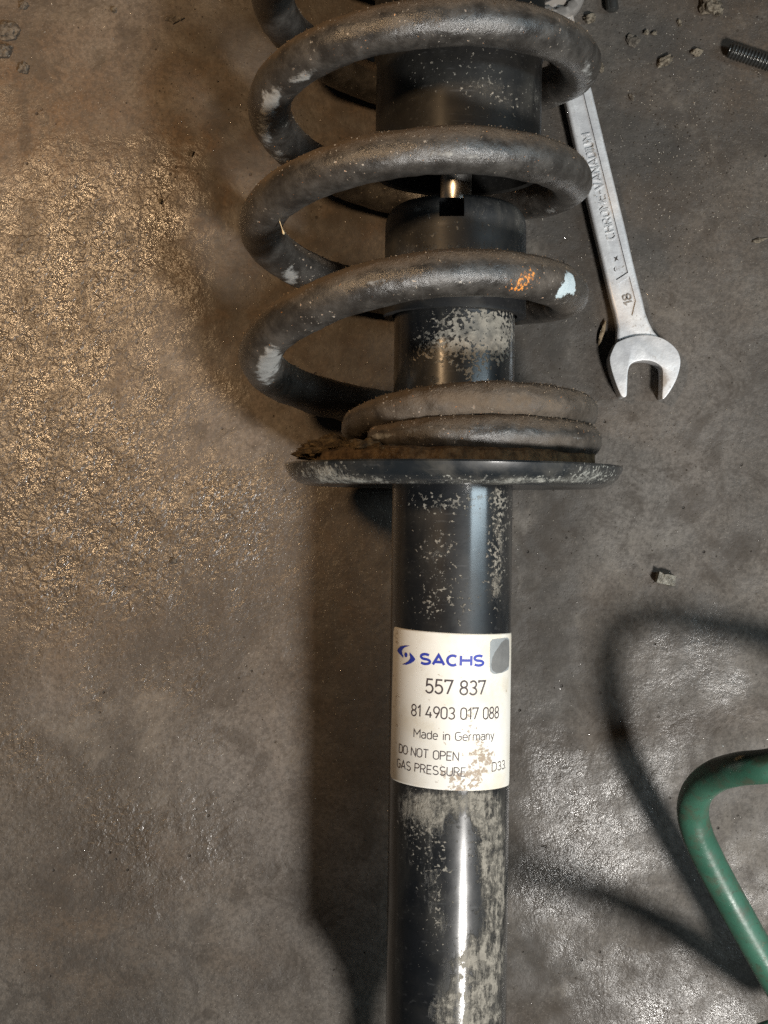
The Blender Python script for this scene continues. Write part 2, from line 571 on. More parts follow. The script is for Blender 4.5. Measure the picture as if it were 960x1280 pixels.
# ------------------------------------------------------------------ the floor
def build_floor():
    def axis(lo, hi, step):
        a = [lo + step * i for i in range(int((hi - lo) / step) + 1)]
        far = [1.25, 1.6, 2.2, 3.2, 5.0]
        return [lo - 400 * (f - 1.0) for f in reversed(far)] + a + [a[-1] + 400 * (f - 1.0) for f in far]
    xs, ys = axis(-240, 240, 3), axis(-300, 300, 3)
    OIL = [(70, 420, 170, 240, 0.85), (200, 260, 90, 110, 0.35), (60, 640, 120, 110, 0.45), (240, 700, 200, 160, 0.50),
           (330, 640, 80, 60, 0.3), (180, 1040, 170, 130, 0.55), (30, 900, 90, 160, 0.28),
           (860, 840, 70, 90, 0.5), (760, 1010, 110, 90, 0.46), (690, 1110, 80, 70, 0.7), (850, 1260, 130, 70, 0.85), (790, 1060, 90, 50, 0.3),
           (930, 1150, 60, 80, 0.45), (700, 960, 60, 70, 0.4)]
    RUST_SHADE = [(60, 160, 170, 150, 0.75), (120, 420, 150, 220, 0.55), (250, 180, 60, 120, 0.35), (80, 720, 130, 120, 0.55),
            (260, 690, 90, 90, 0.25), (70, 1180, 130, 120, 0.50), (200, 1080, 80, 80, 0.25), (930, 60, 90, 80, 0.5),
            (430, 240, 150, 240, 0.75), (290, 250, 60, 160, 0.5), (430, 760, 70, 240, 0.55), (930, 300, 80, 120, 0.2), (300, 1230, 60, 60, 0.2)]  # stains, plus brown shade put in where the spring's and tube's shadows fall
    DUST = [(200, 270, 60, 60, 0.45), (210, 540, 110, 90, 0.75), (330, 560, 60, 60, 0.6), (380, 1030, 120, 200, 0.75),
            (330, 930, 90, 90, 0.4), (90, 880, 70, 60, 0.55), (840, 600, 110, 120, 0.55), (880, 440, 90, 120, 0.35),
            (830, 1000, 120, 130, 0.5), (860, 800, 80, 60, 0.5), (690, 760, 60, 200, 0.15)]
    GRIME_SHADE = [(800, 120, 140, 160, 0.9), (700, 420, 60, 160, 0.85), (790, 260, 100, 130, 0.75), (690, 660, 70, 110, 0.6), (900, 330, 70, 70, 0.35),  # oil grime, plus shade painted into the spring's and tube's shadow areas
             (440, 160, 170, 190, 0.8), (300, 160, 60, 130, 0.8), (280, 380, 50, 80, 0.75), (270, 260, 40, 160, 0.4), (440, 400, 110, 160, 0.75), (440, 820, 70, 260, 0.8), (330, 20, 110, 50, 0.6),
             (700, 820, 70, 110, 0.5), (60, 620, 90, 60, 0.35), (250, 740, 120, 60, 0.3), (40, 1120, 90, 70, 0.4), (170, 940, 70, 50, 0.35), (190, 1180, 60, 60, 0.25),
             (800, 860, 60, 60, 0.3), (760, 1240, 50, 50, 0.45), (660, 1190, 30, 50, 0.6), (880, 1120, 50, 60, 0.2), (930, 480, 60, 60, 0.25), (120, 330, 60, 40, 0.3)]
    V, oil, rust, dust, grime_shade = [], [], [], [], []
    for y in ys:
        for x in xs:
            px, py = pixel((x, y, 0))
            w = 30 * fbm((x, y, 0), 0.012, 3, 5.0)
            w2 = 30 * fbm((x, y, 0), 0.012, 3, 15.0)
            qx, qy = px + w * 1.6, py + w2 * 1.6
            z = 0.5 * fbm((x, y, 0), 0.02, 3) if abs(x) < 245 and abs(y) < 305 else 0.0
            V.append((x, y, z - 0.6))
            far = 0.35 if (px < -80 or px > 1040 or py < -80 or py > 1360) else 0.0
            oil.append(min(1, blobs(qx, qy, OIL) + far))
            rust.append(min(1, blobs(qx, qy, RUST_SHADE)))
            dust.append(min(1, blobs(qx, qy, DUST)))
            grime_shade.append(min(0.9, blobs(qx, qy, GRIME_SHADE)))
    n = len(xs)
    F = [(j * n + i, j * n + i + 1, (j + 1) * n + i + 1, (j + 1) * n + i) for j in range(len(ys) - 1) for i in range(n - 1)]
    o = obj_from("floor", V, F, M_FLOOR, attrs={"oil": oil, "rust": rust, "dust": dust, "grime_shade": grime_shade})
    o["kind"] = "structure"
    return o


build_floor()


# ------------------------------------------------------------------ lettering: stroke glyphs (unit height)
def arc(cx, cy, rx, ry, a0, a1, n=10):
    return [(cx + rx * cos(rad(a0 + (a1 - a0) * i / n)), cy + ry * sin(rad(a0 + (a1 - a0) * i / n))) for i in range(n + 1)]


def stadium(w, h, r):
    return (arc(w - r, h - r, r, r, 0, 90, 6) + arc(r, h - r, r, r, 90, 180, 6) + arc(r, r, r, r, 180, 270, 6)
            + arc(w - r, r, r, r, 270, 360, 6) + [(w, h - r)])


S_PATH = arc(.27, .745, .25, .255, 35, 270, 12) + arc(.27, .245, .27, .245, 90, -150, 12)[1:]
GLYPH = {
    ' ': (.22, []),
    '0': (.50, [stadium(.5, 1, .25)]),
    '1': (.26, [[(0, .74), (.22, 1), (.22, 0)]]),
    '3': (.50, [arc(.24, .75, .23, .25, 155, -90, 10) + arc(.24, .25, .26, .25, 90, -155, 10)[1:]]),
    '4': (.54, [[(.33, 1), (0, .24), (.54, .24)], [(.40, .5), (.40, 0)]]),
    '5': (.50, [[(.47, 1), (.08, 1), (.04, .53)] + arc(.23, .31, .26, .31, 125, -155, 12)]),
    '7': (.50, [[(0, .86), (0, 1), (.5, 1), (.17, 0)]]),
    '8': (.50, [arc(.25, .755, .22, .245, 90, 450, 16), arc(.25, .255, .25, .255, 90, 450, 16)]),
    '9': (.50, [arc(.25, .70, .25, .30, 0, 360, 16) + [(.48, .52), (.20, 0)]]),
    'A': (.60, [[(0, 0), (.30, 1), (.60, 0)], [(.09, .28), (.51, .28)]]),
    'C': (.54, [arc(.28, .5, .28, .5, 50, 310, 16)]),
    'D': (.54, [[(0, 0), (0, 1), (.24, 1)] + arc(.24, .7, .30, .30, 90, 0, 6) + arc(.24, .3, .30, .30, 0, -90, 6) + [(0, 0)]]),
    'E': (.46, [[(.46, 1), (0, 1), (0, 0), (.46, 0)], [(0, .52), (.40, .52)]]),
    'G': (.56, [arc(.28, .72, .28, .28, 40, 180, 8) + arc(.28, .28, .28, .28, 180, 360, 8) + [(.56, .48), (.32, .48)]]),
    'H': (.56, [[(0, 0), (0, 1)], [(.56, 0), (.56, 1)], [(0, .52), (.56, .52)]]),
    'I': (.05, [[(.02, 0), (.02, 1)]]),
    'M': (.68, [[(0, 0), (0, 1), (.34, .38), (.68, 1), (.68, 0)]]),
    'N': (.56, [[(0, 0), (0, 1), (.56, 0), (.56, 1)]]),
    'O': (.56, [stadium(.56, 1, .28)]),
    'P': (.50, [[(0, 0), (0, 1), (.24, 1)] + arc(.24, .74, .26, .26, 90, -90, 10) + [(0, .48)]]),
    'R': (.54, [[(0, 0), (0, 1), (.24, 1)] + arc(.24, .74, .26, .26, 90, -90, 10) + [(0, .48)], [(.27, .48), (.54, 0)]]),
    'S': (.54, [S_PATH]),
    'T': (.54, [[(0, 1), (.54, 1)], [(.27, 1), (.27, 0)]]),
    'U': (.54, [[(0, 1), (0, .27)] + arc(.27, .27, .27, .27, 180, 360, 10) + [(.54, 1)]]),
    'V': (.58, [[(0, 1), (.29, 0), (.58, 1)]]),
    'a': (.42, [arc(.21, .52, .20, .19, 150, 0, 7) + [(.41, 0)],
                [(.41, .42), (.18, .42)] + arc(.18, .21, .18, .21, 90, 270, 8) + [(.30, .02), (.41, .14)]]),
    'd': (.42, [[(.42, 1), (.42, 0)], stadium(.42, .71, .21)]),
    'e': (.42, [[(0, .38), (.42, .38)] + arc(.21, .46, .21, .25, 0, 180, 8) + arc(.21, .24, .21, .24, 180, 325, 8)]),
    'i': (.04, [[(.02, 0), (.02, .71)], [(.02, .90), (.02, .99)]]),
    'm': (.66, [[(0, 0), (0, .71)], arc(.165, .53, .165, .18, 180, 0, 8) + [(.33, 0)], arc(.495, .53, .165, .18, 180, 0, 8) + [(.66, 0)]]),
    'n': (.40, [[(0, 0), (0, .71)], arc(.20, .50, .20, .21, 180, 0, 8) + [(.40, 0)]]),
    'r': (.26, [[(0, 0), (0, .71)], arc(.20, .50, .20, .21, 180, 80, 6)]),
    'y': (.42, [[(0, .71), (.21, .04)], [(.42, .71), (.17, -.20), (.06, -.22)]]),
    '-': (.30, [[(0, .45), (.30, .45)]]),
    '.': (.06, [[(.02, 0), (.02, .07)]]),
}


def ribbon(path, w):
    """flat stroke of width w along a polyline: list of (left, right) pairs"""
    n = len(path)
    out = []
    closed = n > 3 and abs(path[0][0] - path[-1][0]) + abs(path[0][1] - path[-1][1]) < 1e-6
    for i in range(n):
        a = path[i - 1] if i > 0 else (path[-2] if closed else path[0])
        b = path[i]
        c = path[i + 1] if i < n - 1 else (path[1] if closed else path[-1])
        d1 = Vector((b[0] - a[0], b[1] - a[1]))
        d2 = Vector((c[0] - b[0], c[1] - b[1]))
        if d1.length < 1e-9:
            d1 = d2
        if d2.length < 1e-9:
            d2 = d1
        d1.normalize()
        d2.normalize()
        n1, n2 = Vector((-d1.y, d1.x)), Vector((-d2.y, d2.x))
        m = n1 + n2
        if m.length < 1e-6:
            m = n1
        m.normalize()
        k = min(1.9, 1 / max(0.3, m.dot(n1)))
        out.append((Vector(b) + m * w * 0.5 * k, Vector(b) - m * w * 0.5 * k))
    return out


def text_mesh(text, p0, p1, cap, stroke, lift, thick=0.0, gap=0.16):
    """text from p0 to p1 (2-D baseline ends), mapped to space by lift(x, y, h)"""
    total = sum(GLYPH[c][0] + gap for c in text) - gap
    ex = Vector((p1[0] - p0[0], p1[1] - p0[1]))
    L = ex.length
    ex.normalize()
    ey = Vector((-ex.y, ex.x))
    sx = L / total
    V, F = [], []
    cur = 0.0
    for c in text:
        w, paths = GLYPH[c]
        for path in paths:
            pp = [((cur + x) * sx, y * cap) for x, y in path]
            fine = [pp[0]]
            for u, v in zip(pp, pp[1:]):
                k = max(1, int(math.hypot(v[0] - u[0], v[1] - u[1]) / 0.6))
                fine += [(u[0] + (v[0] - u[0]) * i / k, u[1] + (v[1] - u[1]) * i / k) for i in range(1, k + 1)]
            pp = fine
            rb = ribbon(pp, stroke)
            base = len(V)
            for l, r in rb:
                for q in (l, r):
                    g = Vector(p0) + ex * q.x + ey * q.y
                    V.append(lift(g.x, g.y, thick))
                    if thick:
                        V.append(lift(g.x, g.y, 0.0))
            st = 4 if thick else 2
            for i in range(len(rb) - 1):
                a, b = base + i * st, base + (i + 1) * st
                if thick:
                    F += [(a, a + 2, b + 2, b), (a, b, b + 1, a + 1), (a + 2, a + 3, b + 3, b + 2)]
                else:
                    F.append((a, a + 1, b + 1, b))
            if thick:
                e = base + (len(rb) - 1) * st
                F += [(base, base + 1, base + 3, base + 2), (e, e + 2, e + 3, e + 1)]
        cur += w + gap
    return V, F


# ------------------------------------------------------------------ the shock absorber
AX = Vector((28.3, 0, 72.0))
ROT = rad(-0.7)
shock = thing("shock_absorber", (AX.x, AX.y, 0),
              "black shock absorber with dusty coil spring and white maker's sticker lying on the floor", "shock absorber", ROT)
shock.location.z = 0.0
RMAT = Matrix.Rotation(ROT, 3, 'Z')


def to_world(v):
    return RMAT @ Vector(v) + AX


def to_local(p):
    return RMAT.inverted() @ (Vector(p) - AX)


def part(name, V, F, mat, parent=None, attrs=None, sharp=40):
    """part of the shock absorber; V is local to its axis"""
    o = obj_from(name, V, F, mat, parent or shock, True, attrs, sharp)
    if parent is None:
        o.location.z = AX.z * MM
    return o


def dirt_attrs(V, mud, speck=()):
    """stain densities from where the stains sit on the thing, upper side only"""
    A, B = [], []
    for v in V:
        x, y = pixel(to_world(v))
        up = max(0.0, min(1.0, (v[2] + 10) / 14.0))
        A.append(min(0.53, blobs(x, y, mud) * 0.88 * up))
        B.append(min(1.0, blobs(x, y, speck) * up))
    return {"mud": A, "speck": B}


# --- damper tube
TR = 25.0


def dense_lathe(prof, n, step):
    P = []
    for (r0, y0), (r1, y1) in zip(prof, prof[1:]):
        k = max(1, int(math.hypot(r1 - r0, y1 - y0) / step))
        P += [(r0 + (r1 - r0) * i / k, y0 + (y1 - y0) * i / k) for i in range(k)]
    P.append(prof[-1])
    return lathe(P, n)


V, F = dense_lathe([(3, -262), (7, -260), (8, -246), (11, -236), (17, -226), (22, -219), (24.2, -215.4), (TR, -212), (TR, 96), (24.4, 97), (8, 97)], 128, 1.6)
MUD = [(545, 690, 22, 26, 0.34), (535, 640, 30, 12, 0.22), (625, 680, 10, 60, 0.42), (618, 735, 9, 22, 0.42), (600, 622, 26, 4, 0.55, -12),
       (600, 640, 14, 3, 0.45, -10), (520, 1005, 22, 18, 0.42), (560, 1000, 40, 14, 0.50), (545, 1030, 24, 22, 0.42), (615, 1060, 18, 50, 0.56),
       (600, 1010, 18, 18, 0.45), (540, 1100, 14, 40, 0.40), (553, 1150, 14, 26, 0.40), (622, 1120, 12, 50, 0.58),
       (610, 1150, 22, 90, 0.30), (615, 1020, 20, 40, 0.30), (560, 1010, 60, 30, 0.22), (590, 1195, 26, 22, 0.55), (610, 1215, 26, 40, 0.62), (575, 1250, 26, 40, 0.62), (600, 1275, 36, 24, 0.66),
       (545, 1265, 12, 30, 0.36), (495, 1200, 8, 90, 0.26), (505, 1050, 10, 60, 0.27), (560, 800, 40, 20, 0.10),
       (560, 425, 70, 36, 0.30), (520, 470, 50, 16, 0.25)]
SPK = [(585, 415, 60, 26, 0.46), (555, 440, 55, 24, 0.44), (625, 430, 25, 36, 0.45), (600, 395, 50, 14, 0.36), (550, 690, 34, 60, 0.34),
       (625, 640, 18, 50, 0.40), (560, 625, 70, 14, 0.34), (620, 710, 14, 44, 0.36), (520, 1020, 28, 50, 0.36), (545, 1120, 24, 90, 0.33),
       (600, 1060, 30, 60, 0.30), (590, 470, 14, 14, 0.34), (560, 760, 60, 30, 0.26)]
tube = part("damper_tube", V, F, M_TUBE, attrs=dirt_attrs(V, MUD, SPK))
tube["label"] = "gloss black damper tube with dried pale mud splashes"

# lower stub and eye below the frame
V, F = lathe([(2, -330), (7, -330), (7, -259), (2, -259)], 40)
part("lower_stub", V, F, M_CAP, attrs=dirt_attrs(V, []))
ring = []
for i in range(49):
    a = 2 * pi * i / 48
    ring.append(Vector((17 * cos(a), -352 + 17 * sin(a), 0)))
V, F, N = sweep(ring, [7.0] * len(ring), 20, False)
part("lower_eye", V, F, M_CAP, attrs=dirt_attrs(V, []))

# --- spring seat
prof = [(25.4, 13.0), (40, 12.6), (55, 11.0), (58, 10.3), (61, 10.4), (64.5, 11.6), (67.5, 14.0), (69.2, 16.8), (69.8, 18.6), (69.4, 19.3),
        (68.4, 19.3), (66.5, 18.2), (64, 17.4), (40, 17.4), (25.4, 17.4)]
V, F = dense_lathe(prof + [prof[0]], 220, 1.2)
seat = part("spring_seat", V, F, M_SEAT, attrs=dirt_attrs(
    V, [(405, 590, 34, 14, 0.55), (450, 600, 50, 5, 0.5), (740, 592, 30, 14, 0.45), (640, 600, 40, 5, 0.42), (690, 600, 60, 4, 0.45), (560, 603, 120, 3, 0.4)],
    [(400, 588, 50, 16, 0.42), (740, 590, 40, 16, 0.42), (600, 598, 160, 6, 0.35)]))
seat["label"] = "dark round spring seat pan with muddy rim"

# rubber pad under the last coil
V, F = dense_lathe([(34, 17.8), (57.5, 17.8), (58.6, 20.5), (58.0, 23.4), (55, 24.6), (36, 24.6), (34, 22), (34, 17.8)], 160, 1.6)
V2 = []
for v in V:
    p = Vector(v)
    q = Vector((p.x, 0, p.z))
    q.normalize()
    d = 1.3 * fbm(p, 0.11, 4, 2.0)
    V2.append((p.x + q.x * d, p.y + 0.5 * d, p.z + q.z * d))
part("seat_pad", V2, F, M_PAD)["label"] = "rust brown rubber pad packed with dirt"

# caked mud on the left of the seat
for k, (px, py, z, rx, ry, rz, sd) in enumerate([(425, 562, 82, 13, 4.2, 17, 3.0), (458, 561, 106, 8, 3.8, 9, 8.0), (402, 558, 74, 7, 3.2, 10, 5.5),
                                                (476, 564, 114, 5.5, 3.0, 7, 11.0), (393, 569, 78, 8, 2.4, 13, 21.0), (412, 553, 84, 4.5, 3.0, 6, 31.0)]):
    c = to_local(at(px, py, z))
    bm = rock(rx, ry, rz, sd, 0.5, 4)
    for v in bm.verts:
        v.co = v.co * (1 + 0.16 * fbm(v.co, 0.45, 3, sd)) + c
    o = obj_bm("mud_clump", bm, M_MUD, shock, sharp=None)
    o.location.z = AX.z * MM

# --- coil spring
KEY = [  # quarter turns from the right side: Y, centre x, coil radius, wire radius
    (-7, 272, 17, 63.5, 8.8), (-6, 262, 17, 63.5, 8.8), (-5, 241, 17, 63.5, 8.8), (-4, 231, 17, 63.5, 8.8), (-3, 228, 17, 63.5, 8.8),
    (-2, 214, 17, 63.5, 8.8), (-1, 193, 17, 63.5, 8.8), (0, 184, 17, 63.5, 8.8), (1, 180.5, 16.5, 63.5, 8.8), (2, 166, 16, 63.5, 8.8),
    (3, 145, 14.5, 63.5, 8.8), (4, 136, 13.5, 63.5, 8.8), (5, 133, 13, 63.5, 8.8), (6, 117, 12.5, 63.5, 8.8), (7, 98, 12.5, 63.5, 8.8),
    (8, 89.7, 12.0, 63.5, 8.8), (9, 87, 12.0, 63.5, 8.8), (10, 62, 12.5, 63.5, 8.7), (11, 45, 19, 60, 8.3), (12, 41.0, 31, 50, 7.2),
    (13, 43.0, 31.5, 48, 6.4), (14, 34.5, 32.5, 44.0, 5.9), (15, 31.5, 31, 47, 6.5), (16, 29.2, 33.0, 49.5, 6.8), (17, 30.2, 33, 49.5, 6.5), (17.55, 29.6, 33, 47.0, 4.6)]


def key_at(q):
    i = 0
    while i < len(KEY) - 2 and q > KEY[i + 1][0]:
        i += 1
    k0, k1, k2, k3 = KEY[max(i - 1, 0)], KEY[i], KEY[i + 1], KEY[min(i + 2, len(KEY) - 1)]
    h = k2[0] - k1[0]
    t = (q - k1[0]) / h
    res = []
    for c in range(1, 5):
        m1 = (k2[c] - k0[c]) / max(1e-6, k2[0] - k0[0]) * h
        m2 = (k3[c] - k1[c]) / max(1e-6, k3[0] - k1[0]) * h
        res.append((2 * t ** 3 - 3 * t ** 2 + 1) * k1[c] + (t ** 3 - 2 * t ** 2 + t) * m1
                   + (-2 * t ** 3 + 3 * t ** 2) * k2[c] + (t ** 3 - t ** 2) * m2)
    return res


pts, rr = [], []
q = -7.0
while q <= 17.55:
    y, cx, R, wr = key_at(q)
    a = q * pi / 2
    pts.append(to_local((cx + R * cos(a), y, 72 + R * sin(a))))
    rr.append(wr)
    q += 0.02
for k in range(1, 5):      # rounded tip of the wire
    rr.append(rr[-1] * (0.93, 0.8, 0.6, 0.3)[k - 1])
    pts.append(pts[-1] + (pts[-1] - pts[-2]).normalized() * (1.2, 1.0, 0.8, 0.5)[k - 1])
V, F, N = sweep(pts, rr, 40)
PALE = [(378, 95, 26, 11, 0.62, -28), (338, 128, 16, 26, 0.66, 20), (332, 170, 12, 26, 0.5), (352, 196, 20, 10, 0.5, 35), (362, 345, 16, 16, 0.62),
        (336, 455, 17, 34, 0.85, 22), (326, 498, 14, 8, 0.7), (735, 92, 12, 24, 0.5), (700, 130, 30, 10, 0.4, -40), (560, 40, 60, 7, 0.40),
        (560, 193, 50, 8, 0.44), (600, 200, 24, 8, 0.40), (520, 352, 80, 8, 0.32), (690, 262, 30, 8, 0.42, -35), (470, 352, 30, 8, 0.3, -20),
        (520, 540, 50, 9, 0.35), (640, 540, 80, 10, 0.25), (480, 546, 16, 6, 0.55), (725, 548, 16, 5, 0.5), (372, 8, 12, 26, 0.35)]
ORANGE = [(652, 353, 15, 11, 0.40, -25), (664, 344, 9, 11, 0.36), (644, 361, 9, 5, 0.34)]
WHITE = [(711, 348, 7, 11, 0.85), (706, 361, 10, 7, 0.75, -30), (699, 369, 7, 5, 0.6, -20), (716, 361, 5, 10, 0.6)]
BROWN = [(392, 528, 28, 16, 0.9), (560, 495, 150, 16, 0.95), (660, 505, 80, 12, 0.7), (500, 540, 60, 12, 0.55), (600, 520, 120, 8, 0.7), (690, 550, 60, 8, 0.5), (680, 345, 40, 18, 0.45), (720, 390, 30, 20, 0.3)]
Vd, pa, og, wh, br = [], [], [], [], []
for v, nn in zip(V, N):
    d = 0.42 * fbm(v, 0.05, 2, 1.0) + 0.24 * fbm(v, 0.22, 3, 9.0)
    if v.y < 50:      # the seated end is caked
        d += 0.55 * fbm(v, 0.12, 5, 4.0) + 0.45 * abs(fbm(v, 0.4, 3, 7.0)) + 0.1
    p = v + nn * d
    Vd.append(p)
    w = to_world(p)
    x, y = pixel(w)
    vis = 1.0 if nn.z > -0.25 else 0.0
    hi = vis if w.z > 20 else 0.0
    near = vis if w.z > 90 else 0.0
    pa.append(min(1, blobs(x, y, PALE)) * hi)
    og.append(min(1, blobs(x, y, ORANGE)) * near)
    wh.append(min(1, blobs(x, y, WHITE)) * (vis if w.z > 70 else 0.0))
    br.append(min(1, blobs(x, y, BROWN)) * hi)
spring = part("coil_spring", Vd, F, M_SPRING, attrs={"pale": pa, "orange": og, "white": wh, "brown": br}, sharp=None)
spring["label"] = "dusty dark grey coil spring with an orange and a pale blue paint dab"


def grains(points, smin, smax):
    """many little angular grains as one mesh"""
    V, F = [], []
    for p in points:
        s = smin + (smax - smin) * random.random() ** 2.2
        b = len(V)
        dirs = [(1, 0, 0), (-1, 0, 0), (0, 1, 0), (0, -1, 0), (0, 0, 1), (0, 0, -1)]
        R = Matrix.Rotation(random.random() * 6.28, 3, Vector((random.gauss(0, 1), random.gauss(0, 1), random.gauss(0, 1))).normalized())
        for d in dirs:
            V.append(Vector(p) + R @ Vector(d) * s * random.uniform(0.55, 1.1))
        for f in ((0, 2, 4), (2, 1, 4), (1, 3, 4), (3, 0, 4), (2, 0, 5), (1, 2, 5), (3, 1, 5), (0, 3, 5)):
            F.append(tuple(b + i for i in f))
    return V, F


GP = []
idx = [i for i, nn in enumerate(N) if nn.y > 0.15 and nn.z > -0.6]
while len(GP) < 9500:
    i = random.choice(idx)
    nn = N[i]
    if random.random() < (nn.y - 0.1) * 1.0:
        tn = Vector((random.uniform(-1, 1), random.uniform(-1, 1), random.uniform(-1, 1))) * 0.5
        GP.append(Vd[i] + tn + nn * 0.05)
V, F = grains(GP, 0.12, 0.5)
o = obj_from("settled_grit", V, F, M_SGRIT, spring, False)
o["kind"] = "stuff"

# --- bump-stop cap on the damper head, with a slot in its rim
CR = 29.5
prof = [(26.0, 81), (CR, 81), (CR, 84), (CR - 0.3, 117)] + [(CR - 9 + 8.7 * cos(rad(a)), 118 + 9 * sin(rad(a))) for a in range(0, 91, 10)] + \
       [(14, 127.1), (9.5, 126.8), (9.0, 125.5), (9.0, 112), (24, 110), (26.0, 107), (26.0, 81)]
V, F = dense_lathe(prof, 128, 1.5)
cap = part("bump_stop_cap", V, F, M_CAP, attrs=dirt_attrs(
    V, [(515, 262, 34, 14, 0.42), (615, 262, 40, 18, 0.36), (560, 312, 90, 12, 0.40), (650, 290, 10, 30, 0.35)], [(585, 282, 60, 24, 0.24), (520, 300, 40, 30, 0.22)]))
bm = bmesh.new()
bmesh.ops.create_cube(bm, size=1.0, matrix=Matrix.Translation((-3.0, 124.4, 32)) @ Matrix.Diagonal((9.8, 15.6, 34, 1)))
cut = obj_bm("slot_cutter", bm, M_CAP, shock, False)
cut.location.z = AX.z * MM
carve(cap, [cut])

# --- piston rod
V, F = lathe([(1, 100), (6.4, 100), (6.4, 262), (1, 262)], 48)
part("piston_rod", V, F, M_ROD)["label"] = "polished chrome piston rod"

# --- dust cover over the rod
DR = 34.3
prof = [(DR - 2.4, 139.6), (DR - 0.5, 139.0), (DR, 140.0), (DR, 186), (DR + 0.9, 188), (DR + 0.9, 252), (DR - 2.4, 252), (DR - 2.4, 139.6)]
V, F = dense_lathe(prof, 128, 1.5)
V = [(v[0] + 0.6, v[1], v[2]) for v in V]
part("dust_cover", V, F, M_COVER, attrs=dirt_attrs(
    V, [(610, 108, 30, 10, 0.34), (640, 130, 40, 16, 0.26), (668, 112, 8, 24, 0.34), (560, 100, 50, 20, 0.18)],
    [(635, 135, 50, 24, 0.26), (610, 105, 40, 20, 0.26), (520, 110, 60, 40, 0.19), (600, 70, 80, 20, 0.2)]))

# upper mount beyond the frame
V, F = dense_lathe([(6, 252.5), (62, 252.5), (66, 256), (66, 268), (62, 279), (30, 284), (6, 284)], 120, 4)
V = [(v[0] - 9, v[1] + 30, v[2]) for v in V]
part("upper_mount", V, F, M_SEAT, attrs=dirt_attrs(V, []))

# --- sticker
LR = TR + 0.16


def on_label(px, py):
    """photo pixel on the tube's upper side -> (s, t) on the unrolled sticker, mm"""
    ax = AX.x - math.tan(-ROT) * (py - 640) * 0.32      # the axis leans slightly
    lo, hi = rad(-84), rad(83)
    for _ in range(40):
        ph = (lo + hi) / 2
        x = 480 + (ax + LR * sin(ph)) * FPX / (CAM_H - 72 - LR * cos(ph))
        if x < px:
            lo = ph
        else:
            hi = ph
    w = at(px, py, 72 + LR * cos(ph))
    return LR * ph, to_local(w).y


def curl(h0):
    def f(s, t, h=0.0):
        r = LR + h0 + h
        return (r * sin(s / LR), t, r * cos(s / LR))
    return f


s0, s1, tc, hh, ang = -32.6, 35.6, -79.4, 31.2, rad(-2.0)
NS, NTT = 110, 96
V, F = [], []
RC = 2.6
for j in range(NTT + 1):
    for i in range(NS + 1):
        u, w = -1 + 2 * i / NS, -1 + 2 * j / NTT
        hx, hy = (s1 - s0) / 2, hh
        x, y = u * hx, w * hy
        ex, ey = abs(x) - (hx - RC), abs(y) - (hy - RC)
        if ex > 0 and ey > 0:      # rounded corners
            l = max(ex, ey)
            k = l / math.hypot(ex, ey)
            x = math.copysign(hx - RC + ex * k, x)
            y = math.copysign(hy - RC + ey * k, y)
        xs_, ys_ = x * cos(ang) - y * sin(ang), x * sin(ang) + y * cos(ang)
        V.append(curl(0.0)((s0 + s1) / 2 + xs_, tc + ys_))
for j in range(NTT):
    for i in range(NS):
        a = j * (NS + 1) + i
        F.append((a, a + 1, a + NS + 2, a + NS + 1))
LM = [(495, 880, 5, 110, 0.26), (560, 990, 80, 5, 0.34), (560, 786, 80, 4, 0.26), (588, 898, 9, 22, 0.42), (598, 925, 12, 20, 0.44), (600, 950, 14, 16, 0.52), (590, 970, 22, 14, 0.55), (570, 982, 22, 8, 0.42), (612, 945, 8, 10, 0.4),
      (555, 968, 26, 8, 0.30), (500, 800, 20, 10, 0.26), (527, 838, 8, 5, 0.24), (520, 965, 40, 10, 0.18)]
stick = part("label_sticker", V, F, M_STICK, attrs=dirt_attrs(V, LM))
stick["label"] = "cream white maker's sticker wrapped round the tube, stained with mud"
sol = stick.modifiers.new("thickness", 'SOLIDIFY')
sol.thickness = 0.00012
sol.offset = -1


def label_text(name, text, a, b, cap_mm, stroke, mat):
    V, F = text_mesh(text, on_label(*a), on_label(*b), cap_mm, stroke, curl(0.05), 0.0)
    o = obj_from(name, V, F, mat, stick, False)
    o["label"] = "printed line reading " + text.strip('.')
    return o


label_text("maker_name", "SACHS", (525.7, 829.4), (604, 831.8), 3.9, 1.05, M_BLUE)
label_text("printed_line", "557 837", (532.4, 865.6), (606, 868), 5.4, 0.72, M_PRINT)
label_text("printed_line", "81 4903 017 088", (514.5, 894.2), (623, 897.2), 4.5, 0.55, M_PRINT)
label_text("printed_line", "Made in Germany", (517.5, 921.3), (617.2, 924.0), 3.3, 0.39, M_PRINT)
label_text("printed_line", "DO NOT OPEN", (499.2, 940.4), (573, 951.0), 3.35, 0.42, M_PRINT)
label_text("printed_line", "GAS PRESSURE", (496.8, 958.6), (581.8, 970.4), 3.35, 0.42, M_PRINT)
label_text("printed_line", "D33.", (615, 964.2), (632, 960.0), 3.4, 0.40, M_PRINT)


def label_patch(name, polys, mat, h=0.06):
    bm = bmesh.new()
    for poly in polys:
        vs = []
        for x, y in poly:
            s, t = on_label(480 + x / 5.647, 780 + y / 5.647)
            vs.append(bm.verts.new((s, t, 0)))
        bm.faces.new(vs)
    bm.normal_update()
    bmesh.ops.triangulate(bm, faces=bm.faces, ngon_method='EAR_CLIP')
    for _ in range(5):
        ed = [e for e in bm.edges if e.calc_length() > 0.7]
        if not ed:
            break
        bmesh.ops.subdivide_edges(bm, edges=ed, cuts=1)
        bmesh.ops.triangulate(bm, faces=bm.faces)
    f = curl(h)
    for v in bm.verts:
        v.co = f(v.co.x, v.co.y)
    o = obj_bm(name, bm, mat, stick, False)
    return o


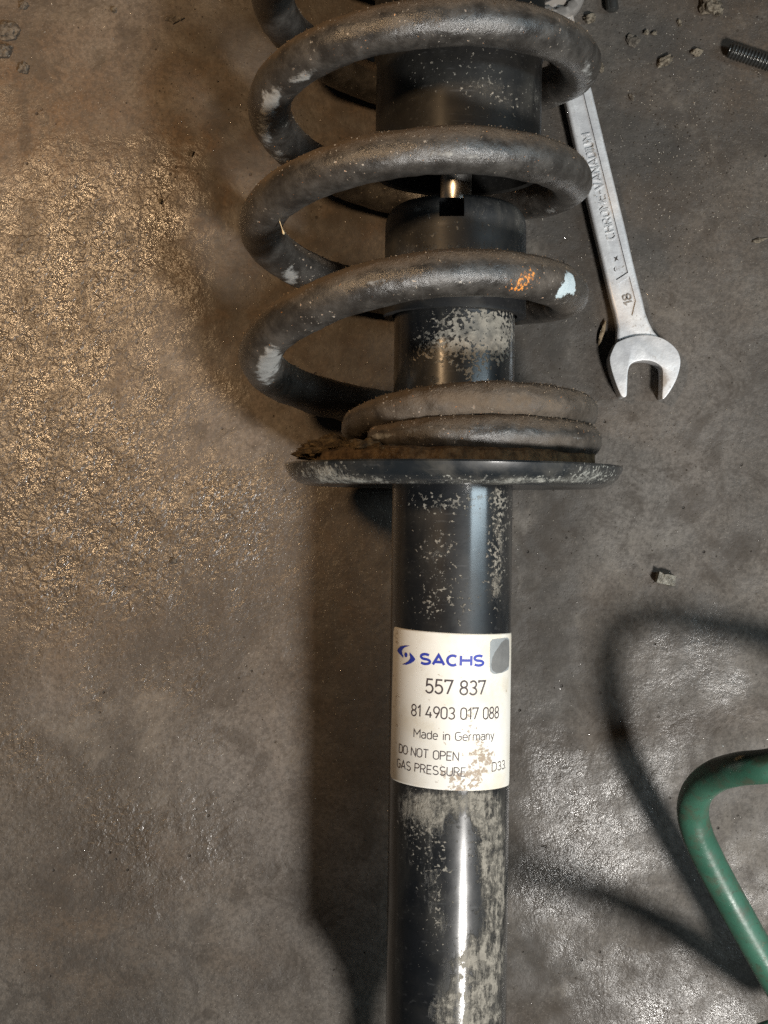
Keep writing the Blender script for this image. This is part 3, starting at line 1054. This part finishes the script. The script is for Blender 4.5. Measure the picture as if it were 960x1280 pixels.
up = [(186, 153), (150, 151), (118, 158), (99, 174), (95, 190), (104, 205), (120, 222), (138, 240), (137, 224), (130, 206), (128, 191), (134, 177), (146, 166), (166, 158)]
lo = [(128, 285), (160, 288), (190, 278), (212, 264), (222, 250), (214, 235), (200, 218), (182, 200), (183, 218), (186, 236), (182, 250), (172, 262), (155, 274)]
dot = [(156 + 11 * cos(a * pi / 10), 218 + 17 * sin(a * pi / 10)) for a in range(20)]
label_patch("maker_emblem", [up, lo, dot], M_BLUE)["label"] = "blue swirl emblem of two crescents round a dot"
label_patch("corner_patch", [[(765, 108), (800, 103), (850, 97), (872, 96), (884, 110), (884, 200), (882, 300), (876, 322), (832, 345), (790, 353),
                              (766, 350), (750, 335), (746, 300), (747, 200), (749, 125)]], M_WORN)["label"] = "scuffed pale grey square patch in the corner"
label_patch("worn_smear", [[(806, 165), (830, 128), (858, 106), (878, 112), (884, 160), (884, 240), (880, 296), (858, 322), (826, 343), (790, 346),
                            (764, 326), (756, 290), (764, 240), (782, 200)]], M_SMEAR, 0.09)["label"] = "dark grey oval smear on the corner patch"


# ------------------------------------------------------------------ the wrench
WZ = 9.5
wrench = thing("combination_wrench", at(806, 455, 5).to_tuple()[:2] + (0,),
               "satin chrome combination wrench lying beside and partly under the coil spring", "wrench")
WO = at(806, 455, 5)


def z2(x, y):      # measured on an enlargement of the jaw
    p = at(740 + x / 5.82, 290 + y / 5.82, WZ)
    return (p.x - WO.x, p.y - WO.y)


def wp(x, y, z=WZ):
    p = at(x, y, z)
    return (p.x - WO.x, p.y - WO.y)


def smooth_poly(P, per=4):
    n = len(P)
    out = []
    for i in range(n):
        p0, p1, p2, p3 = [Vector(P[(i + k) % n]) for k in (-1, 0, 1, 2)]
        for k in range(per):
            t = k / per
            out.append(0.5 * ((2 * p1) + (p2 - p0) * t + (2 * p0 - 5 * p1 + 4 * p2 - p3) * t * t + (3 * p1 - p0 - 3 * p2 + p3) * t * t * t))
    return out


def grime_shade(o, items):
    me = o.data
    a = me.attributes.new("grime_shade", 'FLOAT', 'POINT')
    vals = []
    for v in me.vertices:
        x, y = pixel((v.co.x * 1000 + WO.x, v.co.y * 1000 + WO.y, v.co.z * 1000))
        vals.append(min(1, blobs(x, y, items)))
    a.data.foreach_set("value", vals)


GR = [(700, 0, 40, 26, 1.0), (760, 260, 40, 90, 0.22), (805, 450, 45, 45, 0.20), (775, 320, 8, 26, 0.28), (800, 405, 14, 10, 0.42), (746, 182, 8, 8, 0.9), (748, 195, 6, 6, 0.7), (738, 165, 5, 8, 0.5), (828, 475, 4, 16, 0.75), (785, 430, 20, 8, 0.3),
      (765, 345, 5, 12, 0.5), (712, 150, 3, 12, 0.5), (758, 300, 6, 20, 0.2)]
head_o = [(172, 812), (148, 858), (130, 905), (127, 940), (136, 990), (150, 1040), (172, 1105), (196, 1165), (212, 1195), (230, 1204), (246, 1196), (251, 1175), (253, 1120), (255, 1060), (258, 1018), (272, 975),
          (300, 950), (340, 938), (385, 935), (430, 941), (470, 958), (500, 983), (511, 1012), (512, 1080), (510, 1150), (507, 1205), (513, 1217), (528, 1207), (552, 1178), (580, 1135), (608, 1080),
          (630, 1015), (640, 955), (637, 915), (622, 872), (594, 835), (556, 803), (515, 778), (470, 762), (420, 753), (365, 752), (310, 758), (255, 772), (210, 790)]
head = obj_bm("open_jaw", prism(smooth_poly([z2(*p) for p in head_o], 3), 0.2, 10.6, 1.1, 4), M_STEEL, wrench, True, 50)
shaft_o = [(225, 860), (185, 800), (188, 690), (172, 600), (150, 520), (120, 400), (90, 270), (60, 140), (30, 20), (0, -110), (-140, -720), (-330, -1560),
           (-165, -1600), (20, -830), (155, -260), (222, 20), (262, 30), (300, 200), (332, 330), (346, 385), (372, 480), (396, 590), (420, 655), (450, 715), (498, 772), (480, 870)]
L = [(225, 870), (183, 800), (188, 690), (172, 600), (150, 520), (120, 400), (90, 270), (60, 140), (28, 10)]
R_ = [(490, 870), (502, 775), (452, 716), (421, 655), (396, 590), (371, 480), (346, 385), (330, 320), (300, 200), (258, 12)]
sh = [z2(*p) for p in L] + [wp(*p) for p in [(727, 214), (710.5, 140), (681, 10), (677, -8)]]
sh += [wp(*p) for p in [(711, -8), (715, 8), (745, 130), (765, 213)]] + [z2(*p) for p in reversed(R_)]
shaft = obj_bm("shaft", prism(sh, 1.6, 8.8, 1.5, 4), M_STEEL, wrench, True, 50)
# two recessed panels, the lettering stands up from their beds
c1 = obj_bm("panel_cutter", prism([wp(698, 50), (wp(714, 46)), wp(733.5, 130), wp(785.5, 340.5), wp(770.8, 350), wp(717.5, 130)], 7.9, 12), M_STEEL, wrench, False)
c2 = obj_bm("pocket_cutter", prism([z2(192, 372), z2(275, 321), z2(322, 500), z2(296, 610), z2(236, 546)], 7.9, 12), M_STEEL, wrench, False)
carve(shaft, [c1, c2])
bmr = bmesh.new()
cx_, cy_ = wp(694, -14)
nr = 48
rings = []
for r, z in ((13.6, 1.5), (14.4, 2.6), (14.4, 9.4), (13.4, 11.2), (10.4, 11.4), (9.2, 10.6), (9.2, 2.0), (10.4, 1.2)):
    ring = []
    for k in range(nr):
        a = 2 * pi * k / nr
        rr_ = r
        if r < 10:
            rr_ = r + 0.55 * cos(12 * a)       # twelve-point socket
        ring.append(bmr.verts.new((cx_ + rr_ * cos(a), cy_ + rr_ * sin(a), z)))
    rings.append(ring)
for i in range(len(rings)):
    for k in range(nr):
        bmr.faces.new((rings[i][k], rings[i][(k + 1) % nr], rings[(i + 1) % len(rings)][(k + 1) % nr], rings[(i + 1) % len(rings)][k]))
ringo = obj_bm("ring_end", bmr, M_DIM, wrench, True, 40)
for o in (head, shaft, ringo):
    grime_shade(o, GR)


def raised(z):
    return lambda x, y, h=0.0: (x, y, z + h)


V, F = text_mesh("CHROME-VANADIUM", wp(770.6, 297), wp(738.6, 165.5), 4.1, 0.62, raised(7.85), 0.8, 0.2)
o = obj_from("raised_lettering", V, F, M_STEEL, shaft, False)
grime_shade(o, GR)
o["label"] = "raised lettering reading CHROME-VANADIUM"
V, F = text_mesh("18", wp(791.6, 379), wp(788.4, 366.6), 3.7, 0.55, raised(7.85), 0.75, 0.18)
o = obj_from("size_number", V, F, M_DIM, shaft, False)
o["label"] = "stamped size number 18"
for (x, y, s) in ((180, 190, 26), (163, 272, 24)):
    P = []
    for k in range(8):
        a = k * pi / 4 + 0.5
        r = s if k % 2 == 0 else s * 0.32
        P.append(z2(x + r * cos(a) * 0.8, y + r * sin(a)))
    obj_bm("stamped_star", prism(P, 7.8, 8.15), M_MARK, shaft, False)

# ------------------------------------------------------------------ the green hose
hp = [(1120, 905, 62), (1060, 925, 84), (1005, 947, 103), (960, 957.5, 104), (925, 961, 95), (894, 970, 80), (873, 988, 67), (866, 1012, 58), (871, 1040, 54),
      (884, 1070, 51), (904, 1109, 48), (926, 1149, 46), (948, 1188, 44), (972, 1230, 42), (994, 1262, 41)]
P = [at(*p) for p in hp]
# beyond the frame the hose turns back, climbs and drops away
P += [Vector(p) for p in [(187, -231, 43), (179, -228, 51), (163, -219, 69), (147.3, -214.5, 95), (134.2, -214.8, 122), (123.1, -217.2, 150), (112.9, -221.9, 170),
                          (104.4, -231.4, 175), (96.2, -259.2, 165), (80.4, -286.0, 140), (57.2, -320.6, 100), (31.7, -376.7, 50), (11.7, -450.6, 13), (3.4, -539.7, 7)]]
pre = [Vector(p) for p in [(420, -50, 7), (370, -58, 8), (310, -70, 18), (262, -82, 38)]]
P = catmull(pre + P, 10)
V, F, N = sweep(P, [6.75] * len(P), 36)
DI = [(945, 940, 70, 14, 1.0), (890, 955, 20, 14, 0.6), (858, 985, 12, 20, 0.4), (925, 1145, 12, 40, 0.15)]
SCU = [(925, 947, 16, 4, 0.62, -20), (905, 958, 6, 4, 0.6), (872, 955, 8, 3, 0.5, -30), (955, 1190, 5, 16, 0.4)]
da, sa = [], []
for v in V:
    x, y = pixel(v)
    da.append(min(1, blobs(x, y, DI)))
    sa.append(min(1, blobs(x, y, SCU)))
hose = obj_from("green_hose", V, F, M_HOSE, None, True, {"dirt": da, "scuff": sa})
tag(hose, "green rubber hose bending in a loop above the floor", "hose")

# ------------------------------------------------------------------ threaded bolt
b0 = at(911, 62.5, 3.9)
bdir = Vector((1, -0.33, 0)).normalized()
bolt = thing("threaded_bolt", (b0.x, b0.y, 0), "dark oily threaded bolt lying at the frame edge above the wrench", "bolt", math.atan2(bdir.y, bdir.x))
BR, PITCH, BL = 3.75, 1.55, 44.0
V, F = [], []
ns, na = 280, 40
for i in range(ns + 1):
    x = BL * i / ns
    for k in range(na):
        a = 2 * pi * k / na
        ph = (x / PITCH + k / na) % 1.0
        tri = abs(ph * 2 - 1)
        r = BR - 0.62 * (1 - min(1, tri * 1.25))
        r *= min(1.0, 0.80 + x * 0.16)
        V.append((x, r * cos(a), 3.9 + r * sin(a)))
for i in range(ns):
    for k in range(na):
        k2 = (k + 1) % na
        F.append((i * na + k, i * na + k2, (i + 1) * na + k2, (i + 1) * na + k))
F.append(tuple(range(na - 1, -1, -1)))
obj_from("shank", V, F, M_BOLT, bolt, True, None, 50)
hexa = [(6.8 * cos(k * pi / 3), 6.8 * sin(k * pi / 3)) for k in range(6)]
bm = prism(hexa, 0, 5.5, 0.5)
bmesh.ops.rotate(bm, cent=(0, 0, 0), matrix=Matrix.Rotation(pi / 2, 3, 'Y'), verts=bm.verts)
bmesh.ops.translate(bm, vec=(BL - 0.2, 0, 5.9), verts=bm.verts)
obj_bm("hex_head", bm, M_BOLT, bolt)

# steel pin poking in at the top edge
pin0 = at(766, 14, 3)
pin = thing("steel_pin", (pin0.x, pin0.y, 0), "short grey steel pin at the top edge right of the spring", "pin", rad(97))
V, F = lathe([(0.2, -0.4), (2.2, 0), (2.9, 0.8), (2.9, 24), (0.2, 24.4)], 24)
V = [(y, x, z + 3.0) for x, y, z in V]
obj_from("pin_shank", V, F, M_BOLT, pin, True, None, 40)
V, F = lathe([(0.2, 24), (5.0, 24), (5.4, 25), (5.0, 27), (0.2, 27.3)], 24)
V = [(y, x, z + 5.4) for x, y, z in V]
obj_from("pin_head", V, F, M_BOLT, pin, True, None, 40)

# ------------------------------------------------------------------ small things on the floor
c = at(832, 724, 3)
bm = bmesh.new()
bmesh.ops.create_cube(bm, size=1.0, matrix=Matrix.Diagonal((8.4, 5.0, 5.2, 1)))
bmesh.ops.subdivide_edges(bm, edges=bm.edges, cuts=5, use_grid_fill=True)
for v in bm.verts:
    v.co += Vector((fbm(v.co, 0.35, 3, 1), fbm(v.co, 0.35, 3, 4), fbm(v.co, 0.35, 3, 8))) * 0.55
bmesh.ops.rotate(bm, cent=(0, 0, 0), matrix=Matrix.Rotation(rad(-14), 3, 'Z'), verts=bm.verts)
bmesh.ops.translate(bm, vec=(c.x, c.y, 2.4), verts=bm.verts)
tag(obj_bm("metal_chip", bm, M_CHIP, None, True, 30), "small blocky metal chip above the hose's shadow", "metal chip")

c = at(752.5, 416, 1)
bm = rock(1.1, 5.6, 0.9, 4.0, 0.25)
bmesh.ops.rotate(bm, cent=(0, 0, 0), matrix=Matrix.Rotation(rad(-16), 3, 'Z'), verts=bm.verts)
bmesh.ops.translate(bm, vec=(c.x, c.y, 1.0), verts=bm.verts)
tag(obj_bm("wood_splinter", bm, M_WOOD), "thin brown splinter left of the wrench jaw", "splinter")

CRUMBS = [  # px, py, rx, ry, rz, material, label
    (888, 6, 4.4, 4.0, 3.6, 0, "large pale mud crumb at the top edge left of the bolt"),
    (898, 13, 2.2, 2.4, 1.8, 0, "pale mud crumb touching the large crumb at the top edge"),
    (831, 76, 4.0, 1.9, 1.5, 0, "flat pale crumb between the wrench and the bolt"),
    (872, 65, 2.4, 1.6, 1.3, 0, "small crumb just left of the bolt tip"),
    (791, 51, 3.0, 2.6, 1.0, 1, "flat brown mud flake right of the top spring coil"),
    (737, 23, 2.4, 2.2, 1.8, 0, "pale crumb right of the wrench ring at the top edge"),
    (808, 40, 1.1, 1.1, 0.9, 0, "tiny round crumb above the flat brown flake"),
    (850, 28, 0.8, 1.8, 0.7, 0, "thin upright pale flake below the top edge"),
    (818, 41, 1.3, 0.9, 0.8, 0, "tiny oval crumb right of the tiny round one"),
    (751, 84, 1.6, 2.4, 1.2, 0, "pale crumb against the right side of the top coil"),
    (6, 38, 5.0, 3.6, 2.4, 1, "grey stone at the left edge, upper of two"),
    (3, 63, 4.2, 2.6, 2.6, 1, "dark grey stone at the left edge, lower of two"),
    (29, 84, 2.3, 2.4, 1.6, 1, "round dark pebble right of the left edge stones"),
    (29, 6, 2.0, 1.7, 1.4, 1, "small dark pebble in the top left corner"),
    (218, 23, 3.4, 1.6, 0.9, 1, "flat dark flake on brown floor near the top left"),
    (142, 12, 1.2, 1.2, 1.0, 0, "tiny pale pebble near the top edge on brown floor"),
    (238, 191, 1.5, 1.3, 1.0, 1, "dark crumb left of the spring on brown floor"),
    (200, 251, 1.0, 1.1, 0.9, 0, "tiny white speck of stone left of the middle coil"),
    (216, 701, 1.6, 1.2, 0.9, 1, "dark crumb on the floor left of the tube's shadow"),
    (790, 122, 1.0, 1.9, 0.9, 1, "dark sliver right of the wrench's upper shaft"),
    (949, 300, 3.2, 0.9, 0.6, 0, "pale streak of dried mud at the right edge"),
    (707, 76, 2.4, 3.2, 2.0, 0, "pale crumb behind the right side of the top coil"),
]
for k, (px, py, rx, ry, rz, mt, lab) in enumerate(CRUMBS):
    c = at(px, py, rz * 0.6)
    bm = rock(rx, ry, rz, 2.3 + k * 1.7, 0.55, 3, 1.2)
    bmesh.ops.rotate(bm, cent=(0, 0, 0), matrix=Matrix.Rotation(random.random() * 0.6, 3, 'Z'), verts=bm.verts)
    bmesh.ops.translate(bm, vec=(c.x, c.y, rz * 0.62 - 0.3), verts=bm.verts)
    tag(obj_bm("crumb" if mt == 0 else "pebble", bm, M_CRUMB if mt == 0 else M_CRUMB2), lab, "crumb" if mt == 0 else "pebble", "crumbs and pebbles on the floor")

# a bit of straw on the second coil
a, b = at(341, 264, 102), at(355, 293, 104)
V, F, N = sweep(catmull([a, a.lerp(b, 0.4) + Vector((0.6, 0.4, 0.8)), b], 8), [0.16] * 14 + [0.42, 0.5, 0.3], 8)
tag(obj_from("straw_fibre", V, F, M_STRAW), "thin straw fibre clinging to the left of the middle coil", "straw")


# ------------------------------------------------------------------ loose grit on the floor
def floor_grit(name, count, smin, smax, mat, areas, label):
    P = []
    tw = sum(a[4] for a in areas)
    while len(P) < count:
        r = random.random() * tw
        for a in areas:
            r -= a[4]
            if r <= 0:
                break
        px, py = random.gauss(a[0], a[2]), random.gauss(a[1], a[3])
        if -60 < px < 1020 and -60 < py < 1340:
            g = at(px, py, 0)
            P.append(Vector((g.x, g.y, 0.5 * fbm((g.x, g.y, 0), 0.02, 3) - 0.55)))
    V, F = grains(P, smin, smax)
    o = obj_from(name, V, F, mat, None, False)
    o["kind"] = "stuff"
    tag(o, label, "grit")


floor_grit("sand_grit", 5200, 0.10, 0.46, M_GRIT, [(330, 640, 70, 60, 1.0), (240, 780, 150, 110, 1.4), (170, 1040, 130, 110, 1.0), (430, 700, 40, 90, 0.3),
                                                (850, 150, 80, 110, 1.2), (120, 300, 150, 200, 0.5), (840, 300, 80, 100, 0.5), (500, 640, 400, 500, 0.8)],
           "pale sand grains scattered over the oily floor")
floor_grit("dark_grit", 2600, 0.12, 0.62, M_GRIT_DARK, [(840, 130, 90, 120, 1.8), (760, 500, 80, 120, 0.6), (500, 640, 400, 500, 1.0), (250, 140, 60, 80, 0.4)],
           "dark dirt grains scattered over the oily floor")
floor_grit("glass_dust", 15000, 0.06, 0.22, M_GLINT, [(330, 680, 90, 80, 1.2), (230, 800, 170, 120, 1.6), (170, 1040, 150, 130, 1.4), (90, 400, 120, 200, 0.6), (430, 700, 40, 120, 0.3),
                                                   (820, 250, 120, 160, 0.8), (760, 1050, 110, 120, 0.6), (500, 640, 400, 500, 1.2)],
           "fine glittering mineral dust over the oily floor")
